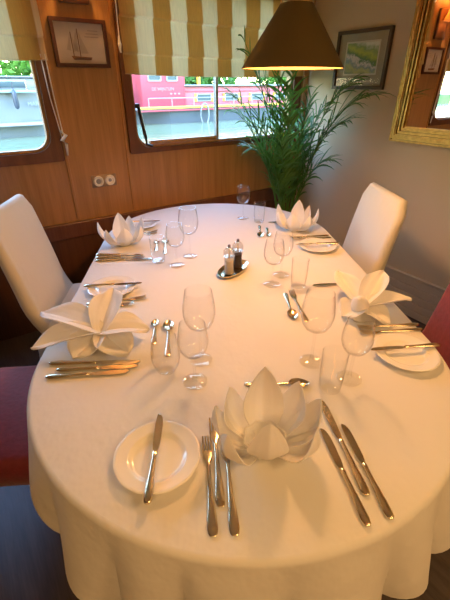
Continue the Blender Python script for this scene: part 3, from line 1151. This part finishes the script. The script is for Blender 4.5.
# ------------------------------------------------------------------ palm in the corner
PX, PY = 1.985, 2.13
t0 = thing('potted_palm', 'tall green feathery palm in the corner beside the window', 'plant', RM(PX, PY, 0), rz)
obj('pot', lathe(BM(), [(0, 0), (.12, 0), (.13, .01), (.165, .30), (.175, .31), (.175, .335), (.155, .335), (.15, .31), (0, .31)], 32), M['pot'], t0)
obj('soil', lathe(BM(), [(.152, .300), (.10, .318), (0, .325)], 24), M['soil'], t0)
FR = [  # tip in room coordinates, sideways bow of the rachis, leaflet length
    ((2.20, 1.71, 1.40), (2.15, 2.00, 1.36), .21), ((2.20, 1.85, 1.48), (2.12, 2.06, 1.36), .17), ((2.20, 2.08, 1.32), (2.10, 2.12, 1.15), .17), ((2.20, 1.86, 1.24), (2.13, 2.05, 1.2), .17),
    ((1.68, 2.30, 1.69), (1.90, 2.22, 1.30), .18), ((1.62, 2.30, 1.30), (1.80, 2.22, 1.18), .17), ((1.56, 2.28, 1.41), (1.80, 2.21, 1.26), .17),
    ((1.82, 2.32, 1.62), (1.93, 2.24, 1.25), .17), ((1.945, 2.32, 1.67), (1.96, 2.2, 1.2), .17), ((2.12, 2.32, 1.64), (2.03, 2.2, 1.2), .17),
    ((1.72, 2.26, 1.07), (1.85, 2.2, 1.05), .15), ((1.76, 2.28, 1.20), (1.86, 2.22, 1.10), .16), ((2.04, 2.30, 1.45), (2.02, 2.22, 1.1), .17),
    ((2.22, 2.25, 1.20), (2.10, 2.2, 1.02), .16), ((2.22, 1.98, .98), (2.10, 2.06, .98), .15), ((1.82, 2.06, 1.16), (1.90, 2.09, .98), .15), ((2.02, 2.22, 1.30), (1.99, 2.17, 1.0), .16), ((1.90, 2.10, .98), (1.95, 2.11, .9), .13), ((2.08, 2.08, 1.0), (2.04, 2.1, .92), .13),
    ((2.14, 1.95, 1.22), (2.08, 2.04, 1.02), .15), ((1.80, 2.12, 1.02), (1.90, 2.13, .96), .14), ((1.72, 2.18, 1.28), (1.86, 2.16, 1.05), .15), ((1.92, 2.25, 1.30), (1.94, 2.2, 1.05), .16), ((2.12, 2.12, 1.38), (2.05, 2.15, 1.12), .16)]
rnd = random.Random(11)
for tip, mid, ll in FR:
    bm = BM()
    T = Vector((tip[0] - PX, tip[1] - PY, tip[2]))
    Mi = Vector((mid[0] - PX, mid[1] - PY, mid[2]))
    b0 = Vector((rnd.uniform(-.05, .05), rnd.uniform(-.05, .05), .315))
    c = b0 * .15 + Mi * .85
    c.z = max(c.z, .75)
    K = 30
    cur = [bez(b0, c + (c - (b0 + T) / 2) * .35, T, i / K) for i in range(K + 1)]
    for q in cur:                         # keep clear of the walls
        q.x = min(q.x, XR - PX - .05)
        q.y = min(q.y, YB - PY - .10)
    tube(bm, cur, [.0075 - .0058 * i / K for i in range(K + 1)], 6)
    for i in range(11, K + 1):
        if i % 4 == 1:
            continue
        f = i / K
        p = cur[i]
        tg = (cur[min(i + 1, K)] - cur[i - 1]).normalized()
        side = tg.cross(Vector((0, 0, 1)))
        if side.length < .1:
            side = Vector((1, 0, 0))
        side.normalize()
        upv = side.cross(tg)
        for sgn in (-1, 1):
            L = 1.55 * ll * (math.sin(PI * (.24 + .58 * (f - .3) / .7)) ** .7) * rnd.uniform(.75, 1.15)
            d = (tg * rnd.uniform(.7, 1.25) + side * sgn * rnd.uniform(.40, .95) + upv * rnd.uniform(-.15, .35)).normalized()
            droop = rnd.uniform(.15, .55)
            e = p + d * L + Vector((0, 0, -droop * L))
            mdl = p + d * L * .5 + Vector((0, 0, .05 * L))
            wdt = .0080 * rnd.uniform(.75, 1.25)
            rws = []
            for k in range(6):
                u = k / 5
                q = bez(p, mdl, e, u)
                q.x = min(q.x, XR - PX - .035)
                q.y = min(q.y, YB - PY - .095)
                w = wdt * (math.sin(PI * (.12 + .88 * u) ** .8) if u < 1 else .03)
                wd = upv.cross(d).normalized() * max(w, .0004)
                rws.append((bm.verts.new(q - wd), bm.verts.new(q + upv * w * .35), bm.verts.new(q + wd)))
            for a, b in zip(rws, rws[1:]):
                for j in range(2):
                    bm.faces.new((a[j], a[j + 1], b[j + 1], b[j]))
    obj('frond', bm, [M['leaf']], t0)

# ------------------------------------------------------------------ outside: water, boats, bank and trees
WZ = .42          # keel reference of the boats
WATER = .66
m = mat('canal_water', (.15, .20, .12), .10)
t = NT(m)
t.bump(t.noise(t.coords((.9, 3.2, 1)), 1.4, 3), .12, .08)
struct(robj('water_surface', bx(-14, 22, YB + .25, 11.2, .2, WATER), m))
struct(robj('bank_ground', bx(-16, 26, 11.2, 26, WZ - .3, WATER + .35, .05), noisy('bank_grass', (.05, .12, .03), (.12, .2, .06), (3, 3, 3), .9)))

M['bargered'] = noisy('barge_red_paint', (.31, .038, .056), (.35, .045, .066), (2, 2, 2), .45)
M['bargepink'] = noisy('barge_cabin_paint', (.34, .085, .10), (.37, .095, .11), (2, 2, 2), .5)
M['hull'] = noisy('barge_hull_paint', (.05, .062, .075), (.06, .075, .09), (1, 1, 1), .4)
M['yellow'] = mat('yellow_paint', (.72, .45, .04), .5)
M['boatwhite'] = noisy('boat_gelcoat', (.145, .165, .168), (.165, .18, .182), (1, 1, 1), .35)
M['tint'] = mat('tinted_window', (.05, .075, .075), .35, Specular_IOR_Level=.25)
BY = 8.45
t0 = thing('barge', 'long red barge with a dark blue hull moored across the water', 'boat', RM(0, BY, WZ), rz)
bm = BM()
for x0, x1 in ((3.25, 16.0),):
    rings = []
    for x, wf, rise in ((3.05, .05, .10), (3.35, .55, .05), (4.2, .95, 0), (8, 1.0, 0), (14, 1.0, 0), (16, .9, 0)):
        rings.append([(x, 1.6 - 1.6 * wf, .545 + rise), (x, 1.6 - 1.5 * wf, -.2), (x, 1.6 + 1.5 * wf, -.2), (x, 1.6 + 1.6 * wf, .545 + rise)])
    loft(bm, rings)
obj('hull', bm, M['hull'], t0, smooth=False)
obj('rubbing_strake', bx(3.4, 16, -.04, .06, .560, .600, .006), M['yellow'], t0)
obj('red_stripe', bx(3.4, 16, -.02, .06, .505, .535, .004), M['bargered'], t0)
obj('deck', bx(3.4, 16, .02, 3.1, .54, .565), M['gray'], t0, smooth=False)
wh = obj('wheelhouse', bx(3.62, 4.70, .25, 2.3, .56, 2.05, .03), M['bargered'], t0)
obj('wheelhouse_roof', bx(3.5, 4.82, .12, 2.45, 2.05, 2.12, .02), M['boatwhite'], wh)
for x0, x1 in ((3.78, 4.10), (4.22, 4.50)):
    f = obj('wheelhouse_window', ringframe(BM(), rrect(x0, x1, 1.08, 1.8, .03), rrect(x0 + .03, x1 - .03, 1.11, 1.77, .025), .225, .30), M['boatwhite'], wh)
    obj('pane', bx(x0 + .02, x1 - .02, .245, .262, 1.10, 1.78), M['tint'], f, smooth=False)
cb = obj('cabin', bx(4.70, 14.5, .32, 2.5, .56, .985, .02), M['bargepink'], t0)
obj('cabin_roof', bx(4.66, 14.6, .22, 2.6, .985, 1.015, .012), M['boatwhite'], cb)
obj('cabin_moulding', bx(4.72, 14.5, .30, .33, .87, .89, .004), M['bargered'], cb)
for k in range(9):
    x = 5.02 + k * .80
    f = obj('cabin_window', ringframe(BM(), rrect(x, x + .40, .67, .83, .02), rrect(x + .02, x + .38, .69, .81, .02), .295, .35), M['boatwhite'], cb)
    obj('pane', bx(x + .01, x + .39, .31, .326, .68, .82), M['tint'], f, smooth=False)
    for s in (0, 1):
        xx = x - .055 if s == 0 else x + .405
        obj('yellow_shutter', bx(xx, xx + .05, .285, .318, .665, .835, .003), M['yellow'], f, smooth=False)
bm = BM()
for k in range(22):
    x = 3.68 + k * .56
    tube(bm, [(x, .06, .56), (x, .06, .76)], .011, 6)
tube(bm, [(3.68, .06, .76), (15.6, .06, .76)], .012, 6)
obj('rail', bm, M['boatwhite'], t0)
obj('mast_post', tube(BM(), [(5.42, .9, 1.0), (5.42, .9, 2.2)], .05, 10), M['yellow'], t0)
obj('mooring_post', tube(BM(), [(3.42, .35, .5), (3.42, .35, 1.95)], .045, 10), M['yellow'], t0)
bm = BM()
R_, n_ = .15, 20
tube(bm, [(5.02 + .11 * math.cos(a), -.05, .42 + R_ * 1.5 * math.sin(a)) for a in [2 * PI * i / n_ for i in range(n_ + 1)]], .016, 6)
obj('rope_loop', bm, M['boatwhite'], t0)


def lettering(name, text, size, x, y, z, material, parent):
    cu = bpy.data.curves.new(name, 'FONT')
    cu.body = text
    cu.size = size
    cu.extrude = .004
    cu.align_x = 'CENTER'
    tmp = bpy.data.objects.new(name + '_tmp', cu)
    COL.objects.link(tmp)
    bpy.context.view_layer.update()
    me = bpy.data.meshes.new_from_object(tmp.evaluated_get(bpy.context.evaluated_depsgraph_get()))
    bpy.data.objects.remove(tmp)
    me.materials.clear()
    me.materials.append(material)
    o = bpy.data.objects.new(name, me)
    COL.objects.link(o)
    o.parent = parent
    o.location = (x, y, z)
    o.rotation_euler.x = PI / 2
    return o


lettering('name_lettering', 'DE WIJNTUIN', .088, 4.13, .245, .905, M['boatwhite'], wh)
bm = BM()
for k in range(3):
    bx(4.30 + k * .10, 4.35 + k * .10, .243, .252, .825, .855, .003, bm)
obj('small_marks', bm, M['boatwhite'], wh)

t0 = thing('motor_boat', 'white motor boat moored outside the window with the pull cord', 'boat', RM(.75, 7.6, WZ), rz)
bm = BM()
rings = []
for x, wf, rise in ((-5.2, .8, 0), (-3, 1, 0), (-.5, 1, .02), (.8, .85, .05), (1.75, .45, .1), (2.25, .03, .16)):
    rings.append([(x, 1.2 - 1.2 * wf, .92 + rise), (x, 1.2 - 1.15 * wf, .45 + rise), (x, 1.2 - .95 * wf, -.15), (x, 1.2 + .95 * wf, -.15), (x, 1.2 + 1.15 * wf, .45 + rise), (x, 1.2 + 1.2 * wf, .92 + rise)])
loft(bm, rings)
obj('hull', bm, M['boatwhite'], t0, smooth=False)
obj('rubbing_strake', bx(-5, .6, -.035, .3, .43, .475, .008), M['gray'], t0)
obj('toe_rail', bx(-5, .6, -.03, .1, .915, .95, .006), mat('blue_grey_rail', (.22, .32, .36), .4), t0)
cb = obj('cabin', bx(-4.4, .75, .55, 2.0, .93, 1.13, .03), M['boatwhite'], t0)
obj('cabin_roof', bx(-4.5, .85, .5, 2.05, 1.13, 1.155, .01), M['boatwhite'], cb)
for k in range(6):
    x = -4.1 + k * .8
    f = obj('cabin_window', bx(x, x + .62, .535, .56, .985, 1.095, .01), M['tint'], cb)
lettering('name_lettering', 'MARIANNE', .085, .62, -.012 + .1, .72, M['gray'], t0)
hf = obj('porthole_frame', ringframe(BM(), rrect(1.02, 1.18, .52, .80, .03), rrect(1.045, 1.155, .545, .775, .025), .12, .4), M['gray'], t0)
obj('fender', lathe(BM(), [(0, 0), (.03, .02), (.04, .06), (.04, .22), (.03, .26), (.008, .28), (.008, .40)], 14, (.22, -.07, .68)), mat('fender_blue', (.02, .03, .045), .4), t0)
bm = BM()
for k in range(8):
    x = -4.6 + k * .72
    tube(bm, [(x, .05, .93), (x, .05, 1.08)], .011, 6)
tube(bm, [(-4.6, .05, 1.08), (.44, .05, 1.08)], .012, 6)
obj('rail', bm, M['chrome'], t0)

LEAF = [translucent(noisy('tree_leaf_%d' % i, a, b, (1.5, 1.5, 1.5), .55), c, .35) for i, (a, b, c) in enumerate((
    ((.07, .20, .03), (.16, .34, .06), (.25, .5, .08)), ((.05, .16, .035), (.12, .27, .06), (.2, .42, .08))))]
BARK = noisy('bark', (.06, .045, .03), (.13, .10, .07), (8, 8, 8), .9)


def tree(x, y, h, rad, label, k, seed):
    rn = random.Random(seed)
    r = thing('leafy_tree', label, 'tree', RM(x, y, WZ + .5), rz + seed, 'trees on the far bank')
    obj('trunk', tube(BM(), [(0, 0, -.1), (.05, .02, h * .3), (0, 0, h * .6)], [.16, .12, .06], 8), BARK, r)
    bm = BM()
    for i in range(5200):
        while True:
            p = Vector((rn.uniform(-1, 1), rn.uniform(-1, 1), rn.uniform(-1, 1)))
            if .35 < p.length < 1:
                break
        p *= 1 - .25 * abs(math.sin(5 * p.x + 3 * p.z) * math.sin(4 * p.y))
        c = Vector((p.x * rad, p.y * rad, h * .46 + p.z * h * .5))
        a = Vector((rn.uniform(-1, 1), rn.uniform(-1, 1), rn.uniform(-1, 1))).normalized()
        b = a.cross(Vector((rn.uniform(-1, 1), rn.uniform(-1, 1), rn.uniform(-1, 1)))).normalized()
        s = rn.uniform(.08, .16)
        q = [c + a * s, c + b * s * .5, c - a * s, c - b * s * .5]
        bm.faces.new([bm.verts.new(v_) for v_ in q])
    obj('crown', bm, LEAF[k], r, smooth=False)


TR = [(-7.5, 13.6, 4.2, 2.3), (-2.4, 13.6, 4.0, 2.3), (2.7, 13.6, 4.2, 2.3), (7.8, 13.6, 4.0, 2.3), (12.9, 13.6, 4.3, 2.3),
      (-5.0, 18.6, 5.2, 2.3), (.2, 18.6, 5.4, 2.3), (5.3, 18.6, 5.2, 2.3), (10.4, 18.6, 5.4, 2.3), (15.5, 18.6, 5.3, 2.3)]
TL = ['bushy green tree on the far bank beyond the white motor boat', 'bushy green tree on the far bank behind the red barge']
for i, q in enumerate(TR):
    tree(*q, TL[0] if q[0] < 3 else TL[1], i % 2, i * 1.7 + 1)

# ------------------------------------------------------------------ light
w = bpy.data.worlds.new('sky')
sc.world = w
w.use_nodes = True
nt = w.node_tree
bg = nt.nodes['Background']
sky = nt.nodes.new('ShaderNodeTexSky')
sky.sky_type = 'NISHITA'
sky.sun_disc = False
sky.sun_elevation = math.radians(48)
sky.sun_rotation = math.radians(200)
sky.air_density = 2.0
sky.dust_density = .6
tn = nt.nodes.new('ShaderNodeMixRGB')
tn.blend_type = 'MULTIPLY'
tn.inputs[0].default_value = 1
tn.inputs[2].default_value = (.74, .92, 1.22, 1)
nt.links.new(sky.outputs[0], tn.inputs[1])
nt.links.new(tn.outputs[0], bg.inputs[0])
bg.inputs[1].default_value = 2.3


def lamp(name, typ, energy, color, loc, **kw):
    d = bpy.data.lights.new(name, typ)
    d.energy = energy
    d.color = color
    for k, v in kw.items():
        setattr(d, k, v)
    o = bpy.data.objects.new(name, d)
    COL.objects.link(o)
    o.location = loc
    return o


s = lamp('sun_light', 'SUN', .8, (1, .95, .86), RM(4, -6, 9), angle=math.radians(2))
s.rotation_euler = (RM(.55, .62, -.95) * 1).to_track_quat('-Z', 'Y').to_euler()
WARM = (1, .50, .18)
lamp('pendant_light', 'POINT', 27, WARM, (LX, LY, LZ + .08), shadow_soft_size=.06)
lamp('sconce_light', 'POINT', 15, (1, .50, .17), RM(.705, YB - .105, 2.06), shadow_soft_size=.02)
# added warm fill: two unseen discs without fixtures, high behind the camera
lamp('warm_fill_light', 'AREA', 22, (1, .57, .22), RM(-.6, -.7, ZC - .03), shape='DISK', size=.6)
lamp('warm_fill_light', 'AREA', 22, (1, .57, .22), RM(1.1, -.9, ZC - .03), shape='DISK', size=.6)
# daylight entering at the windows is sampled through portals
for W, y, d in ((W1, YB + .06, -1), (W2, YB + .06, -1)):
    o = lamp('window_portal', 'AREA', 1, (1, 1, 1), RM((W[0] + W[1]) / 2, y, (W[2] + W[3]) / 2), shape='RECTANGLE', size=W[1] - W[0], size_y=W[3] - W[2])
    o.data.cycles.is_portal = True
    o.rotation_euler = (PI / 2, 0, rz + PI) if False else (-PI / 2, 0, rz) if d > 0 else (PI / 2, 0, rz + PI)

# ------------------------------------------------------------------ camera
cd = bpy.data.cameras.new('camera')
cam = bpy.data.objects.new('camera', cd)
COL.objects.link(cam)
cam.location = (0, 0, 1.47)
cam.rotation_euler = (math.radians(90 - 30.12), 0, math.radians(-4.82))
cd.sensor_fit = 'VERTICAL'
cd.sensor_height = 24
cd.lens = 374 / 600 * 24
cd.clip_start = .02
cd.clip_end = 200
sc.camera = cam
sc.view_settings.view_transform = 'Standard'
sc.view_settings.look = 'None'
sc.view_settings.gamma = 1
sc.view_settings.use_curve_mapping = False
sc.view_settings.exposure = 0.12
sc.cycles.use_denoising = True
sc.cycles.max_bounces = 10
sc.cycles.transparent_max_bounces = 24
sc.cycles.caustics_reflective = False
sc.cycles.caustics_refractive = False
sc.cycles.sample_clamp_indirect = 6
